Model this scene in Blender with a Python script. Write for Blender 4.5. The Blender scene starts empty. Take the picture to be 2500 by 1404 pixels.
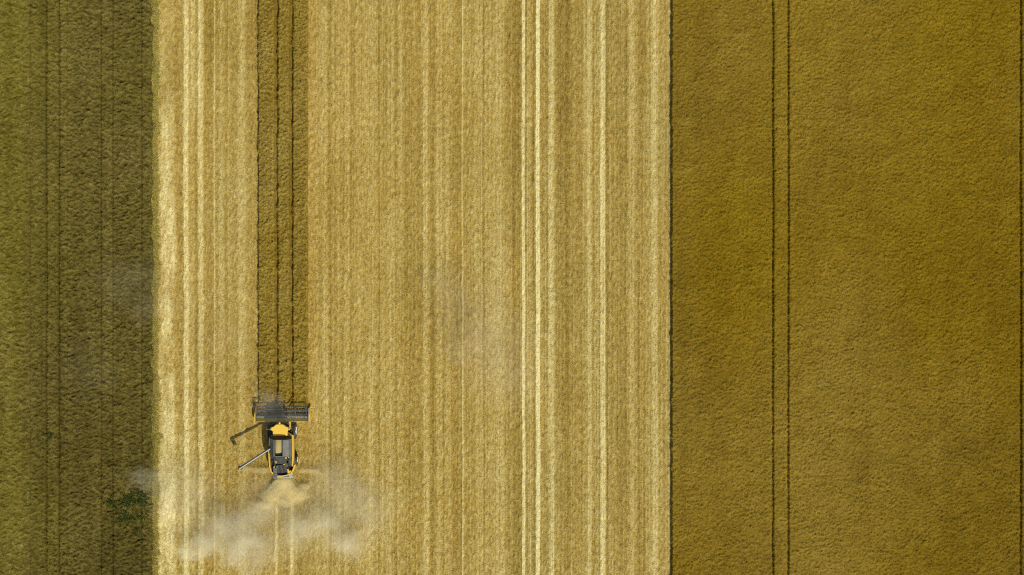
import bpy, math, random
import numpy as np
R = math.radians
C = bpy.context.scene.collection
SC = bpy.context.scene
random.seed(7)

# ------------------------------------------------------------------ camera
CAM_H = 167.0
cam_d = bpy.data.cameras.new('camera')
cam = bpy.data.objects.new('camera', cam_d)
C.objects.link(cam)
cam.location = (0, 0, CAM_H)
cam.rotation_euler = (0, 0, 0)
cam_d.sensor_width = 36
cam_d.angle = 2 * math.atan(62.5 / CAM_H)
cam_d.clip_start = 1
cam_d.clip_end = 9000
SC.camera = cam

# ------------------------------------------------------------------ light
SUN_EL, SUN_DIR = 48.0, (0.50, -0.866)          # towards the sun, on the ground
w = bpy.data.worlds.new('World'); SC.world = w; w.use_nodes = True
nt = w.node_tree
sky = nt.nodes.new('ShaderNodeTexSky'); sky.sky_type = 'NISHITA'; sky.sun_disc = False
sky.sun_elevation = R(SUN_EL)
sky.sun_rotation = math.atan2(SUN_DIR[0], SUN_DIR[1])
sky.dust_density = 2.0
bg = nt.nodes['Background']; bg.inputs['Strength'].default_value = 0.085
nt.links.new(sky.outputs[0], bg.inputs[0])
sl = bpy.data.lights.new('sun', 'SUN'); sl.energy = 3.75; sl.angle = R(0.5); sl.color = (1.0, .94, .82)
so = bpy.data.objects.new('sun', sl); C.objects.link(so)
el = R(SUN_EL)
from mathutils import Vector, Matrix
sv = Vector((SUN_DIR[0]*math.cos(el), SUN_DIR[1]*math.cos(el), math.sin(el)))
so.rotation_euler = sv.to_track_quat('Z', 'Y').to_euler()
so.location = (40, -60, 90)
SC.view_settings.view_transform = 'Standard'
SC.view_settings.look = 'None'
SC.view_settings.exposure = 0.0
SC.view_settings.gamma = 1.0
SC.cycles.use_denoising = False
SC.cycles.pixel_filter_type = 'BLACKMAN_HARRIS'
SC.cycles.filter_width = 1.1
SC.cycles.max_bounces = 10
SC.cycles.diffuse_bounces = 2
SC.cycles.volume_bounces = 8
SC.cycles.volume_step_rate = 1.0
SC.cycles.volume_max_steps = 64

M_PX = 0.05                                     # metres on the ground per photo pixel
def gx(px): return (px - 1250) * M_PX
def gy(py): return (702 - py) * M_PX
def P(px, py, h=0.0):
    k = 1 - h / CAM_H
    return ((px - 1250) * M_PX * k, (702 - py) * M_PX * k, h)

# ------------------------------------------------------------------ helpers
def tag(o, label=None, cat=None, group=None, kind=None):
    if label: o['label'] = label
    if cat: o['category'] = cat
    if group: o['group'] = group
    if kind: o['kind'] = kind
    return o

def np_mesh(name, verts, quads, attrs, mats, mat_idx=None, smooth=None):
    me = bpy.data.meshes.new(name)
    nv, nq = len(verts), len(quads)
    me.vertices.add(nv); me.vertices.foreach_set('co', np.ascontiguousarray(verts, dtype=np.float32).ravel())
    me.loops.add(nq*4); me.loops.foreach_set('vertex_index', np.ascontiguousarray(quads, dtype=np.int32).ravel())
    me.polygons.add(nq); me.polygons.foreach_set('loop_start', np.arange(nq, dtype=np.int32)*4)
    for m in mats: me.materials.append(m)
    if mat_idx is not None: me.polygons.foreach_set('material_index', mat_idx.astype(np.int32))
    me.update(calc_edges=True)
    if smooth is not None: me.polygons.foreach_set('use_smooth', smooth)
    for k, v in attrs.items():
        a = me.attributes.new(k, 'FLOAT', 'POINT')
        a.data.foreach_set('value', np.ascontiguousarray(v, dtype=np.float32))
    o = bpy.data.objects.new(name, me); C.objects.link(o)
    return o

class Field:
    """values on a regular grid, with bilinear look-up"""
    def __init__(s, x0, x1, y0, y1, dx, dy):
        s.x0, s.y0, s.dx, s.dy = x0, y0, dx, dy
        s.nx = int(round((x1-x0)/dx))+1; s.ny = int(round((y1-y0)/dy))+1
        s.xs = x0 + np.arange(s.nx)*dx; s.ys = y0 + np.arange(s.ny)*dy
        s.X, s.Y = np.meshgrid(s.xs, s.ys)
    def noise(s, lx, ly, seed, theta=0.0):
        r = np.random.default_rng(seed)
        n = r.standard_normal((s.ny, s.nx))
        kx = np.fft.rfftfreq(s.nx, s.dx)*2*np.pi; ky = np.fft.fftfreq(s.ny, s.dy)*2*np.pi
        KX, KY = np.meshgrid(kx, ky)
        c, t = math.cos(theta), math.sin(theta)
        U = KX*c + KY*t; V = -KX*t + KY*c
        f = np.fft.rfft2(n) * np.exp(-((U*lx)**2 + (V*ly)**2)/2)
        n = np.fft.irfft2(f, s=(s.ny, s.nx)); n -= n.mean()
        return n / (n.std()+1e-9)
    def at(s, A, x, y):
        u = np.clip((x-s.x0)/s.dx, 0, s.nx-1.001); v = np.clip((y-s.y0)/s.dy, 0, s.ny-1.001)
        i = u.astype(int); j = v.astype(int); fu = u-i; fv = v-j
        return (A[j, i]*(1-fu)*(1-fv) + A[j, i+1]*fu*(1-fv) + A[j+1, i]*(1-fu)*fv + A[j+1, i+1]*fu*fv)
    def quads(s):
        idx = np.arange(s.nx*s.ny).reshape(s.ny, s.nx)
        return np.stack([idx[:-1, :-1], idx[:-1, 1:], idx[1:, 1:], idx[1:, :-1]], -1).reshape(-1, 4)

def blades(pos, ang, elev, length, width, roll, taper=.45):
    """flat straws: 4 vertices each"""
    ca, sa = np.cos(ang), np.sin(ang); ce, se = np.cos(elev), np.sin(elev)
    d = np.stack([ca*ce, sa*ce, se], -1) * length[:, None]
    cr, sr = np.cos(roll), np.sin(roll)
    up = np.stack([-ca*se, -sa*se, ce], -1)
    sd = np.stack([-sa, ca, np.zeros_like(ca)], -1)
    sd = (sd*cr[:, None] + up*sr[:, None]) * (width/2)[:, None]
    tip = pos + d
    v = np.stack([pos-sd, pos+sd, tip+sd*taper, tip-sd*taper], 1)
    q = np.arange(len(pos)*4).reshape(-1, 4)
    return v.reshape(-1, 3), q

# ------------------------------------------------------------------ node materials
def new_mat(name):
    m = bpy.data.materials.new(name); m.use_nodes = True
    nt = m.node_tree; b = nt.nodes['Principled BSDF']
    return m, nt, b
def N(nt, t, **kw):
    n = nt.nodes.new(t)
    for k, v in kw.items(): setattr(n, k, v)
    return n
def ramp(nt, stops):
    r = nt.nodes.new('ShaderNodeValToRGB'); e = r.color_ramp.elements
    while len(e) < len(stops): e.new(.5)
    for i, (p, c) in enumerate(stops):
        e[i].position = p; e[i].color = (*c, 1)
    return r
def plant_mat(name, stops, alt, fine=9.0, fine_amt=.25, bump=0.0):
    """colour = ramp(attribute tone + fine noise), mixed to a second ramp by attribute alt"""
    m, nt, b = new_mat(name)
    at = N(nt, 'ShaderNodeAttribute', attribute_name='tone'); a2 = N(nt, 'ShaderNodeAttribute', attribute_name='alt')
    tc = N(nt, 'ShaderNodeTexCoord')
    no = N(nt, 'ShaderNodeTexNoise'); no.inputs['Scale'].default_value = fine; no.inputs['Detail'].default_value = 3
    nt.links.new(tc.outputs['Object'], no.inputs['Vector'])
    ma = N(nt, 'ShaderNodeMath', operation='MULTIPLY_ADD'); ma.inputs[1].default_value = fine_amt; 
    nt.links.new(no.outputs['Fac'], ma.inputs[0]); nt.links.new(at.outputs['Fac'], ma.inputs[2])
    sb = N(nt, 'ShaderNodeMath', operation='SUBTRACT'); sb.inputs[1].default_value = fine_amt*.5
    nt.links.new(ma.outputs[0], sb.inputs[0])
    r1 = ramp(nt, stops); r2 = ramp(nt, alt)
    nt.links.new(sb.outputs[0], r1.inputs[0]); nt.links.new(sb.outputs[0], r2.inputs[0])
    mx = N(nt, 'ShaderNodeMix', data_type='RGBA'); nt.links.new(a2.outputs['Fac'], mx.inputs['Factor'])
    nt.links.new(r1.outputs[0], mx.inputs[6]); nt.links.new(r2.outputs[0], mx.inputs[7])
    nt.links.new(mx.outputs[2], b.inputs['Base Color'])
    b.inputs['Roughness'].default_value = .75
    b.inputs['Specular IOR Level'].default_value = .06
    if bump:
        bm = N(nt, 'ShaderNodeBump'); bm.inputs['Strength'].default_value = bump; bm.inputs['Distance'].default_value = .05
        nt.links.new(no.outputs['Fac'], bm.inputs['Height']); nt.links.new(bm.outputs[0], b.inputs['Normal'])
    return m

M = {}
M['soil'] = plant_mat('soil', [(0, (.16, .11, .045)), (.5, (.22, .155, .06)), (1, (.33, .25, .11))], [(0, (.2, .15, .06)), (1, (.3, .22, .1))], fine=.6, fine_amt=.8, bump=.3)
M['stubble'] = plant_mat('stubble', [(0, (.13, .080, .011)), (.3, (.285, .182, .031)), (.5, (.41, .284, .061)), (.75, (.56, .435, .140)), (1, (.80, .70, .33))],
                         [(0, (.11, .081, .013)), (.5, (.365, .273, .062)), (1, (.72, .635, .29))], fine=5, fine_amt=.22)
M['ripe'] = plant_mat('ripe_wheat', [(0, (.05, .029, .0003)), (.35, (.145, .088, .002)), (.6, (.235, .153, .006)), (1, (.42, .31, .04))],
                      [(0, (.07, .045, .006)), (.5, (.31, .225, .055)), (1, (.64, .52, .20))], fine=4, fine_amt=.15)
M['green'] = plant_mat('green_crop', [(0, (.035, .026, .004)), (.35, (.088, .068, .014)), (.6, (.165, .130, .032)), (1, (.32, .27, .09))],
                       [(0, (.04, .036, .003)), (.5, (.163, .140, .012)), (1, (.34, .30, .06))], fine=4, fine_amt=.15)
M['weed'] = plant_mat('weed_leaf', [(0, (.018, .027, .004)), (.5, (.042, .062, .010)), (1, (.10, .12, .025))], [(0, (.14, .12, .012)), (.5, (.40, .33, .05)), (1, (.70, .58, .17))], fine=3, fine_amt=.2)

# ------------------------------------------------------------------ ground (one sheet to the horizon)
n = 41
g = Field(-3000, 3000, -3000, 3000, 150, 150)
gv = np.stack([g.X, g.Y, np.full_like(g.X, -.06)], -1).reshape(-1, 3)
ground = np_mesh('ground', gv, g.quads(), {'tone': np.full(len(gv), .5), 'alt': np.zeros(len(gv))}, [M['soil']])
tag(ground, 'bare brown soil beneath the fields', 'ground', kind='structure')

# ------------------------------------------------------------------ cut stubble
# (from px, to px, brightness change, softness px)
STRIPES = [
 (366, 384, -.06, 5), (388, 428, .11, 6), (426, 447, -.05, 4), (449, 461, .27, 1.8), (461, 476, .04, 2), (476, 483, -.08, 1.5),
 (484, 497, .20, 2), (498, 521, -.06, 3), (522.6, 525.2, .18, .8), (527, 534, -.03, 2), (535, 546, .06, 3), (557.5, 559, .10, .8), (549, 556, -.05, 2),
 (566, 580, -.02, 3), (583, 599, .11, 4), (601, 626, .0, 4),
 (750, 753, .02, 1), (753, 768, -.0, 3), (772, 775, .06, 1), (787, 800, .09, 3), (803, 809, -.09, 1.5), (822, 830, .05, 3), (842, 852, .08, 3),
 (856, 864, -.06, 2), (874, 880, .05, 2), (895, 912, .06, 3), (923, 927, -.12, 1.2), (931, 935, .07, 1), (945, 957, .05, 4), (962, 969, -.05, 2),
 (975, 979, .05, 1), (986, 1010, -.07, 4), (1011, 1030, -.03, 3), (1034, 1045, .12, 3), (1047, 1061, -.09, 3), (1066, 1081, .06, 3), (1080, 1083, -.08, 1), 
 (1090, 1101, .05, 3), (1103, 1127, -.06, 3), (1127.3, 1130.7, .24, .8), (1135, 1155, .0, 3), (1158, 1178, .06, 4), (1178.5, 1182, -.17, .9), (1184, 1200, .03, 3),
 (1203, 1228, .10, 6), (1232, 1248, -.02, 3), (1250, 1272, -.11, 3), (1274, 1281.5, .36, .9), (1281.5, 1284.5, -.18, 1), (1286, 1300, .02, 3), (1300, 1307, -.08, 2),
 (1308, 1318, .46, .9), (1317.5, 1320.5, -.14, 1), (1322, 1338, -.02, 3), (1339, 1352, .19, 2), (1355, 1378, -.08, 4), (1378, 1392, -.14, 3), (1394, 1420, -.05, 4),
 (1421, 1428, .04, 3), (1432, 1443, .16, 2), (1446, 1451, -.08, 1.5), (1452, 1463, .0, 2), (1465, 1477, .25, 2), (1478, 1483, -.12, 1.5), (1485, 1510, -.05, 4), 
 (1512, 1530, -.09, 3), (1536, 1549, .09, 4), (1552, 1575, -.07, 4), (1576, 1588, .0, 3), (1590, 1604, .15, 3), (1606, 1618, -.03, 3), (1622, 1636, .02, 3)]
def profile(px):
    v = np.zeros_like(px)
    for a, b, d, s in STRIPES:
        v += 1.3*d * .5*(np.tanh((px-a)/s*1.2) - np.tanh((px-b)/s*1.2))
    return v
def sstep(x, a, b):
    t = np.clip((x-a)/(b-a), 0, 1); return t*t*(3-2*t)

S = Field(gx(355), gx(1646), -58, 58, .06, .21)
PX = S.X/M_PX + 1250; PY = 702 - S.Y/M_PX
wob = S.noise(30, 5, 11)*.55 + S.noise(30, 1.0, 12)*.35
pr = profile(PX + wob)
rows = S.noise(.035, 9, 13)                       # drill rows, running up the field
rows2 = S.noise(.16, 9, 14)
med = S.noise(.07, .13, 15)
blot = S.noise(3.2, 4.2, 16)
blot2 = S.noise(.9, 2.0, 17)
fine = S.noise(.07, .13, 18)
che = np.sin((PX*.05*2*np.pi/1.9))*.5
right = sstep(PX, 760, 800)
tone = .515 + pr + rows*(.012 + .022*right + .012*sstep(PX, 1235, 1260)) + rows2*.014 + med*.034 + blot*.016 + blot2*.016 + fine*.045
tone += .015*sstep(PX, 1200, 1350)
# the pale heap of straw beside the dark crop, and fading further up
lb = sstep(PX + 3*S.noise(.2, .7, 21), 386, 400)*(1-sstep(PX, 424, 436))
tone += lb*(.13*sstep(PY, 230, 330) - .14*(1-sstep(PY, 200, 300)))*(.8 + .35*S.noise(.3, 1.6, 19))
lb2 = sstep(PX, 380, 392)*(1-sstep(PX, 446, 456))
tone += sstep(PX, 374, 388)*(1-sstep(PX, 440, 452))*sstep(PY, 200, 500)*.05*S.noise(.28, .6, 23)
tone += lb2*.07*sstep(PY, 1080, 1150)
# double straw line is wider at the top
tone += .15*sstep(PX, 463, 468)*(1-sstep(PX, 488, 492))*(1-sstep(PY, 180, 330))
tone -= .03*sstep(PX, 600, 606)*(1-sstep(PX, 626, 630))
# the two pale wheel lines left behind the machine
wb = 1.0*sstep(PY, 1205, 1235)
wm = wb*(np.exp(-((PX-674.5+wob)/4.2)**4) + 1.1*np.exp(-((PX-712+wob)/4.4)**4))
tone += .26*wm
belt = sstep(PX, 626, 630)*(1-sstep(PX, 752, 756))
tone -= .05*belt*(1-wm)
alt = np.clip(.25*sstep(PX, 1150, 1300) + .15 + .5*(1-sstep(PX, 376, 400)) + .35*sstep(PY, 1050, 1200)*(1-sstep(PX, 470, 500)) + .12*S.noise(1.5, 3, 20), 0, 1)
alt -= .25*np.exp(-((PX-760)/9)**2)
alt = np.clip(alt, 0, 1)
z = .13 + .05*np.clip(pr, -.1, .3)/.2 + rows*.012*right + fine*.022 + med*.018 + .03*wm
z = np.where(((PX > 634) & (PX < 747) & (S.Y > gy(988))) | (PX < 366), -.05, z)
sv_ = np.stack([S.X, S.Y, z], -1).reshape(-1, 3)
stub = np_mesh('stubble_field', sv_, S.quads(), {'tone': tone.ravel(), 'alt': alt.ravel()}, [M['stubble']])
tag(stub, 'golden cut stubble field with pale lengthwise straw stripes', 'field', kind='structure')

rng = np.random.default_rng(3)
def scatter(x0, x1, y0, y1, dens):
    k = int((x1-x0)*(y1-y0)*dens)
    return rng.uniform(x0, x1, k), rng.uniform(y0, y1, k)
x, y = scatter(gx(368), gx(1640), -52, 52, 95)
px = x/M_PX + 1250
kk = ~((px > 632) & (px < 749) & (y > gy(992)))
x, y, px = x[kk], y[kk], px[kk]
t = S.at(tone, x, y)
# straws lie in chevrons either side of each windrow
ch = np.sin(2*np.pi*px/38 + .8*np.sin(px/61.))
ang = rng.normal(0, .5, len(x)) + np.where(ch > 0, 1, -1)*(.55) + np.where(rng.random(len(x)) < .35, np.pi/2, 0)
ln = rng.uniform(.10, .28, len(x)); wd = rng.uniform(.014, .036, len(x))
e = rng.normal(.10, .18, len(x))
pos = np.stack([x, y, S.at(z, x, y) + rng.uniform(.004, .03, len(x))], -1)
v, q = blades(pos, ang, e, ln, wd, rng.normal(0, .4, len(x)), .8)
tt = t + .08 + rng.normal(0, .15, len(x))
aa = S.at(alt, x, y)
straw = np_mesh('straw', v, q, {'tone': np.repeat(tt, 4), 'alt': np.repeat(aa, 4)}, [M['stubble']])
tag(straw, 'loose pale straw lying over the cut stubble', 'straw', kind='stuff')

# ------------------------------------------------------------------ standing crops
def crop(name, x0, x1, y0, y1, h0, mat, gaps, tonef, altf, hf, dens, blade, seed, edge=(0.05, 0.05), fr=(-68, 68, -40, 40), lean=.0, leanamt=1.2):
    F = Field(x0, x1, y0, y1, .085, .095)
    PX = F.X/M_PX + 1250; PY = 702 - F.Y/M_PX
    H, ridge = hf(F, PX, PY, seed)
    h = h0 + H
    wl = F.noise(20, .8, seed+50)[:, :1]*.012 + F.noise(20, .2, seed+51)[:, :1]*.022
    if seed == 400: wl = wl*1.5 + .08*F.noise(.5, .3, 77)
    gm = np.zeros_like(h)
    for cx, wdt, depth in gaps:
        wv = F.noise(20, 3.5, seed+int(cx*10) % 97)[:, :1]*.014 + F.noise(20, .3, seed+9+int(cx*10) % 97)[:, :1]*.010
        wn = 1 + .13*F.noise(.3, .12, seed+3+int(abs(cx)*7) % 91)
        m = 1/(1+np.exp((np.abs(F.X-cx-wv)-wdt*.5*wn)/.04))
        h = h - m*(h-.05)*depth; gm = np.maximum(gm, m)
    # sides drop to the ground
    if edge[0]:
        m = sstep(F.X - F.x0 - .12 + wl*1.0, 0, edge[0]); h = h*m
    if edge[1]:
        m = sstep(F.xs[-1] - F.X - .12 + wl*1.0, 0, edge[1]); h = h*m
    h[0, :] = 0; h[-1, :] = 0
    tn = tonef(F, PX, PY, ridge, gm); al = np.clip(altf(F, PX, PY), 0, 1)
    gvv = np.stack([F.X, F.Y, np.maximum(h, -.02)], -1).reshape(-1, 3); gq = F.quads()
    x, y = scatter(max(x0, fr[0]), min(x1, fr[1]), max(y0, fr[2]), min(y1, fr[3]), dens)
    hh = F.at(h, x, y); k = hh > h0*.62
    k |= rng.random(len(x)) < .12
    x, y, hh = x[k], y[k], hh[k]
    nn = len(x)
    dirn = F.at(F.noise(1.1, .8, seed+60), x, y)*leanamt + lean + rng.normal(0, .55, nn)
    L, Wd, el0 = blade
    pos = np.stack([x, y, hh - .02 + rng.uniform(-.03, .03, nn)], -1)
    v, q = blades(pos, dirn, rng.normal(el0, .3, nn), rng.uniform(.7, 1.35, nn)*L, rng.uniform(.7, 1.4, nn)*Wd, rng.normal(0, .7, nn), .5)
    tb = F.at(tn, x, y) + .10 + rng.normal(0, .15, nn)
    ab = F.at(al, x, y)
    V = np.concatenate([gvv, v]); Q = np.concatenate([gq, q+len(gvv)])
    T = np.concatenate([tn.ravel(), np.repeat(tb, 4)]); A = np.concatenate([al.ravel(), np.repeat(ab, 4)])
    return np_mesh(name, V, Q, {'tone': T, 'alt': A}, [mat])

def hf_ripe(F, PX, PY, s):
    r = F.noise(.085, .06, s) ; r2 = F.noise(.32, .16, s+1, .35); r3 = F.noise(.5, .2, s+2, -.4)
    return .040*r + .008*r2 + .009*r3, .6*r+.4*r2
def tone_ripe(F, PX, PY, ridge, gm):
    return .465 + .04*ridge + .016*F.noise(3, 4, 70) + .013*F.noise(.35, 9, 71) + .02*F.noise(.8, .7, 72) - .05*gm \
        + .035*np.exp(-((PX-2050)/260)**2) - .07*sstep(PX, 2050, 2450)*sstep(PY, 300, 1300)
def alt_ripe(F, PX, PY):
    return .10 + .06*F.noise(4, 7, 73) + .10*np.exp(-((PX-1960)/150)**2)*sstep(PY, 500, 1000)
c2 = crop('ripe_crop', gx(1640)*.9955-.12, 82, -55, 55, .75, M['ripe'],
          [(gx(1884), .18, .75), (gx(1921.5), .17, .75), (gx(2487), .17, .75), (gx(2525), .17, .75)],
          tone_ripe, alt_ripe, hf_ripe, 140, (.19, .030, .2), 200, edge=(.1, .1), fr=(10, 70, -42, 42))
tag(c2, 'standing ripe brown-gold cereal crop with dark wheel lines filling the right of the picture', 'crop', kind='stuff')

def hf_strip(F, PX, PY, s):
    return .06*F.noise(.07, .06, s) + .012*F.noise(.2, .14, s+1, .6) + .01*F.noise(.25, .14, s+2, -.6), F.noise(.09, .08, s)
def tone_strip(F, PX, PY, ridge, gm):
    return .535 + .05*ridge + .02*F.noise(.7, 1.4, 80) - .10*gm
def alt_strip(F, PX, PY):
    return .36 + .05*F.noise(1, 2, 81)
Y_CUT = gy(992)
c3 = crop('wheat_strip', gx(629.5)*.9955-.12, gx(750.5)*.9955+.12, Y_CUT, 55, .75, M['ripe'],
          [(gx(674.5)*.9965, .42, .97), (gx(711)*.9965, .42, .97)], tone_strip, alt_strip, hf_strip, 260, (.17, .030, .3), 300, edge=(.1, .1), fr=(-40, -20, -20, 42), leanamt=2.2)
tag(c3, 'narrow uncut strip of standing wheat ahead of the combine harvester', 'crop', kind='stuff')

def hf_green(F, PX, PY, s):
    a = F.noise(.24, .08, s, .3); b = F.noise(.19, .08, s+1, -.5); c = F.noise(.09, .06, s+2)
    rough = .7 + .3*sstep(PX, 60, 200)
    rd = -np.abs(a)*.6 + .5*b + .35*c
    return .105*rough*rd*.9, rd
def tone_green(F, PX, PY, ridge, gm):
    lines = sum(np.exp(-((PX-p)/1.3)**2) for p in (80, 170, 252, 280, 350))
    return .44 + .10*ridge + .025*F.noise(2.2, 3, 90) + .07*(1-sstep(PX, 55, 68)) + .06*(1-sstep(PY, 0, 800)) - .05*sstep(PY, 900, 1404)*sstep(PX, 180, 260) \
        + .03*F.noise(.3, 10, 92) - .12*lines - .18*gm
def alt_green(F, PX, PY):
    return .60 - .25*sstep(PX, 54, 70) - .22*sstep(PX, 60, 260) + .06*F.noise(2.5, 4, 91)
c1 = crop('green_crop', -84, gx(371)*.994+.16, -55, 55, .9, M['green'],
          [(gx(118), .14, .45), (gx(149), .14, .5), (gx(350), .07, .2), (gx(252), .07, .2), (gx(280), .07, .2)],
          tone_green, alt_green, hf_green, 170, (.18, .030, .25), 400, edge=(.1, .22), fr=(-70, -40, -42, 42), lean=.3)
tag(c1, 'dark olive-green standing crop filling the left of the picture', 'crop', kind='stuff')

# ragged verge between the green crop and the stubble
x, y = scatter(0, 1, -45, 45, 5200)
u = rng.random(len(x)); edgew = .28 + .55*np.abs(g_n := np.interp(y, np.linspace(-45, 45, 900), np.convolve(rng.standard_normal(910), np.ones(4)/2.6, 'valid')[:900]))
x = gx(371) + (u-.1)*edgew*.8
ang = rng.normal(.3, 1.1, len(x)); e = rng.normal(.18, .22, len(x))
hh = (.34-.20*u)*rng.uniform(.6, 1.2, len(x))
v, q = blades(np.stack([x, y, hh], -1), ang, e, rng.uniform(.15, .5, len(x)), rng.uniform(.025, .06, len(x)), rng.normal(0, .6, len(x)), .3)
al = np.clip(.95 - .45*(g_n > .35)*(u < .4) + rng.normal(0, .12, len(x)), 0, 1)
verge = np_mesh('verge_grass', v, q, {'tone': np.repeat(.72+rng.normal(0, .2, len(x)), 4), 'alt': np.repeat(al, 4)}, [M['weed']])
tag(verge, 'ragged yellow-green grass along the edge of the dark crop', 'grass', kind='stuff')

# green weeds in the dark crop
def weed(cx, cy, rx, ry, n_, seed, label):
    r = np.random.default_rng(seed)
    k = 9; sub = [(r.normal(0, .5)*rx, r.normal(0, .5)*ry, r.uniform(.25, .5)) for _ in range(k)]
    ps, an, el_, ln, wd = [], [], [], [], []
    for sx, sy, rr in sub:
        m = n_//k
        a = r.uniform(0, 2*np.pi, m); d = rr*np.sqrt(r.random(m))*min(rx, ry)*1.6
        ps.append(np.stack([sx+d*np.cos(a), sy+d*np.sin(a), .95 + .3*rr - d*.15 + r.uniform(-.05, .05, m)], -1))
        an.append(a + r.normal(0, .6, m)); el_.append(r.normal(.2, .3, m)); ln.append(r.uniform(.12, .38, m)); wd.append(r.uniform(.05, .12, m))
    ps = np.concatenate(ps); m = len(ps)
    v, q = blades(ps, np.concatenate(an), np.concatenate(el_), np.concatenate(ln), np.concatenate(wd), r.normal(0, .6, m), .2)
    # stems down to the soil
    st = []; 
    for sx, sy, rr in sub: st.append((sx, sy))
    sp = np.array([(a, b, 0.0) for a, b in st]); ns = len(sp)
    v2, q2 = blades(sp, np.zeros(ns), np.full(ns, np.pi/2), np.full(ns, 1.0), np.full(ns, .05), np.zeros(ns), .6)
    o = np_mesh('weed_clump', np.concatenate([v, v2]), np.concatenate([q, q2+len(v)]),
                {'tone': np.concatenate([np.repeat(.45 + r.normal(0, .22, m), 4), np.full(ns*4, .3)]), 'alt': np.zeros((m+ns)*4)}, [M['weed']])
    o.location = P(cx, cy, 0)
    tag(o, label, 'weed', 'weeds in the dark crop')
weed(322, 1224, 1.1, .8, 360, 1, 'green weed clump in the dark crop, upper middle of the weedy patch')
weed(354, 1218, .8, 1.0, 330, 2, 'green weed clump touching the stubble edge beside the dust')
weed(314, 1262, 1.3, .9, 330, 3, 'lowest green weed clump, farthest from where the combine stands')
weed(276, 1222, .4, .3, 80, 4, 'small lone green weed tuft, leftmost in the dark crop')
weed(128, 1062, .45, .35, 60, 5, 'faint small green weed tuft in a wheel line of the dark crop')

# ------------------------------------------------------------------ machine materials
def paint(name, col, rough=.4, dust=.35, metal=0.0, dcol=(.42, .33, .17), bump=.05):
    m, nt, b = new_mat(name)
    tc = N(nt, 'ShaderNodeTexCoord'); no = N(nt, 'ShaderNodeTexNoise'); no.inputs['Scale'].default_value = 2.2; no.inputs['Detail'].default_value = 6
    nt.links.new(tc.outputs['Object'], no.inputs['Vector'])
    mr = N(nt, 'ShaderNodeMapRange'); mr.inputs[1].default_value = .38; mr.inputs[2].default_value = .75; mr.inputs[4].default_value = dust
    nt.links.new(no.outputs['Fac'], mr.inputs[0])
    mx = N(nt, 'ShaderNodeMix', data_type='RGBA'); mx.inputs[6].default_value = (*col, 1); mx.inputs[7].default_value = (*dcol, 1)
    nt.links.new(mr.outputs[0], mx.inputs['Factor']); nt.links.new(mx.outputs[2], b.inputs['Base Color'])
    b.inputs['Roughness'].default_value = rough; b.inputs['Metallic'].default_value = metal
    if bump:
        n2 = N(nt, 'ShaderNodeTexNoise'); n2.inputs['Scale'].default_value = 30
        nt.links.new(tc.outputs['Object'], n2.inputs['Vector'])
        bm = N(nt, 'ShaderNodeBump'); bm.inputs['Strength'].default_value = bump
        nt.links.new(n2.outputs['Fac'], bm.inputs['Height']); nt.links.new(bm.outputs[0], b.inputs['Normal'])
    return m
M['yellow'] = paint('yellow_paint', (.80, .53, .05), .45, .2)
M['pale'] = paint('worn_pale_metal', (.36, .37, .33), .55, .5, dcol=(.5, .43, .28))
M['tube'] = paint('dark_tube_paint', (.14, .155, .155), .38, .2, .35)
M['dgrey'] = paint('dark_grey_panel', (.045, .054, .052), .5, .22)
M['grey'] = paint('grey_panel', (.12, .135, .125), .5, .30)
M['steel'] = paint('steel', (.24, .26, .27), .38, .25, .6)
M['black'] = paint('black_parts', (.012, .013, .014), .6, .10)
M['rubber'] = paint('tyre_rubber', (.02, .02, .019), .85, .25)
M['rim'] = paint('white_rim', (.72, .72, .68), .4, .1)
M['glass'] = paint('cab_glass', (.02, .03, .03), .08, .05)
M['grain'] = paint('grain', (.42, .33, .12), .9, .5, dcol=(.5, .42, .18), bump=.5)
M['floor'] = paint('straw_covered_floor', (.34, .22, .07), .9, .9, dcol=(.10, .08, .035), bump=.4)
M['red'] = paint('red_reflector', (.5, .03, .02), .4, .0)
M['lamp'] = paint('amber_lens', (.95, .55, .08), .3, .0)
M['blue'] = paint('blue_cap', (.03, .06, .35), .4, .0)

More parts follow.
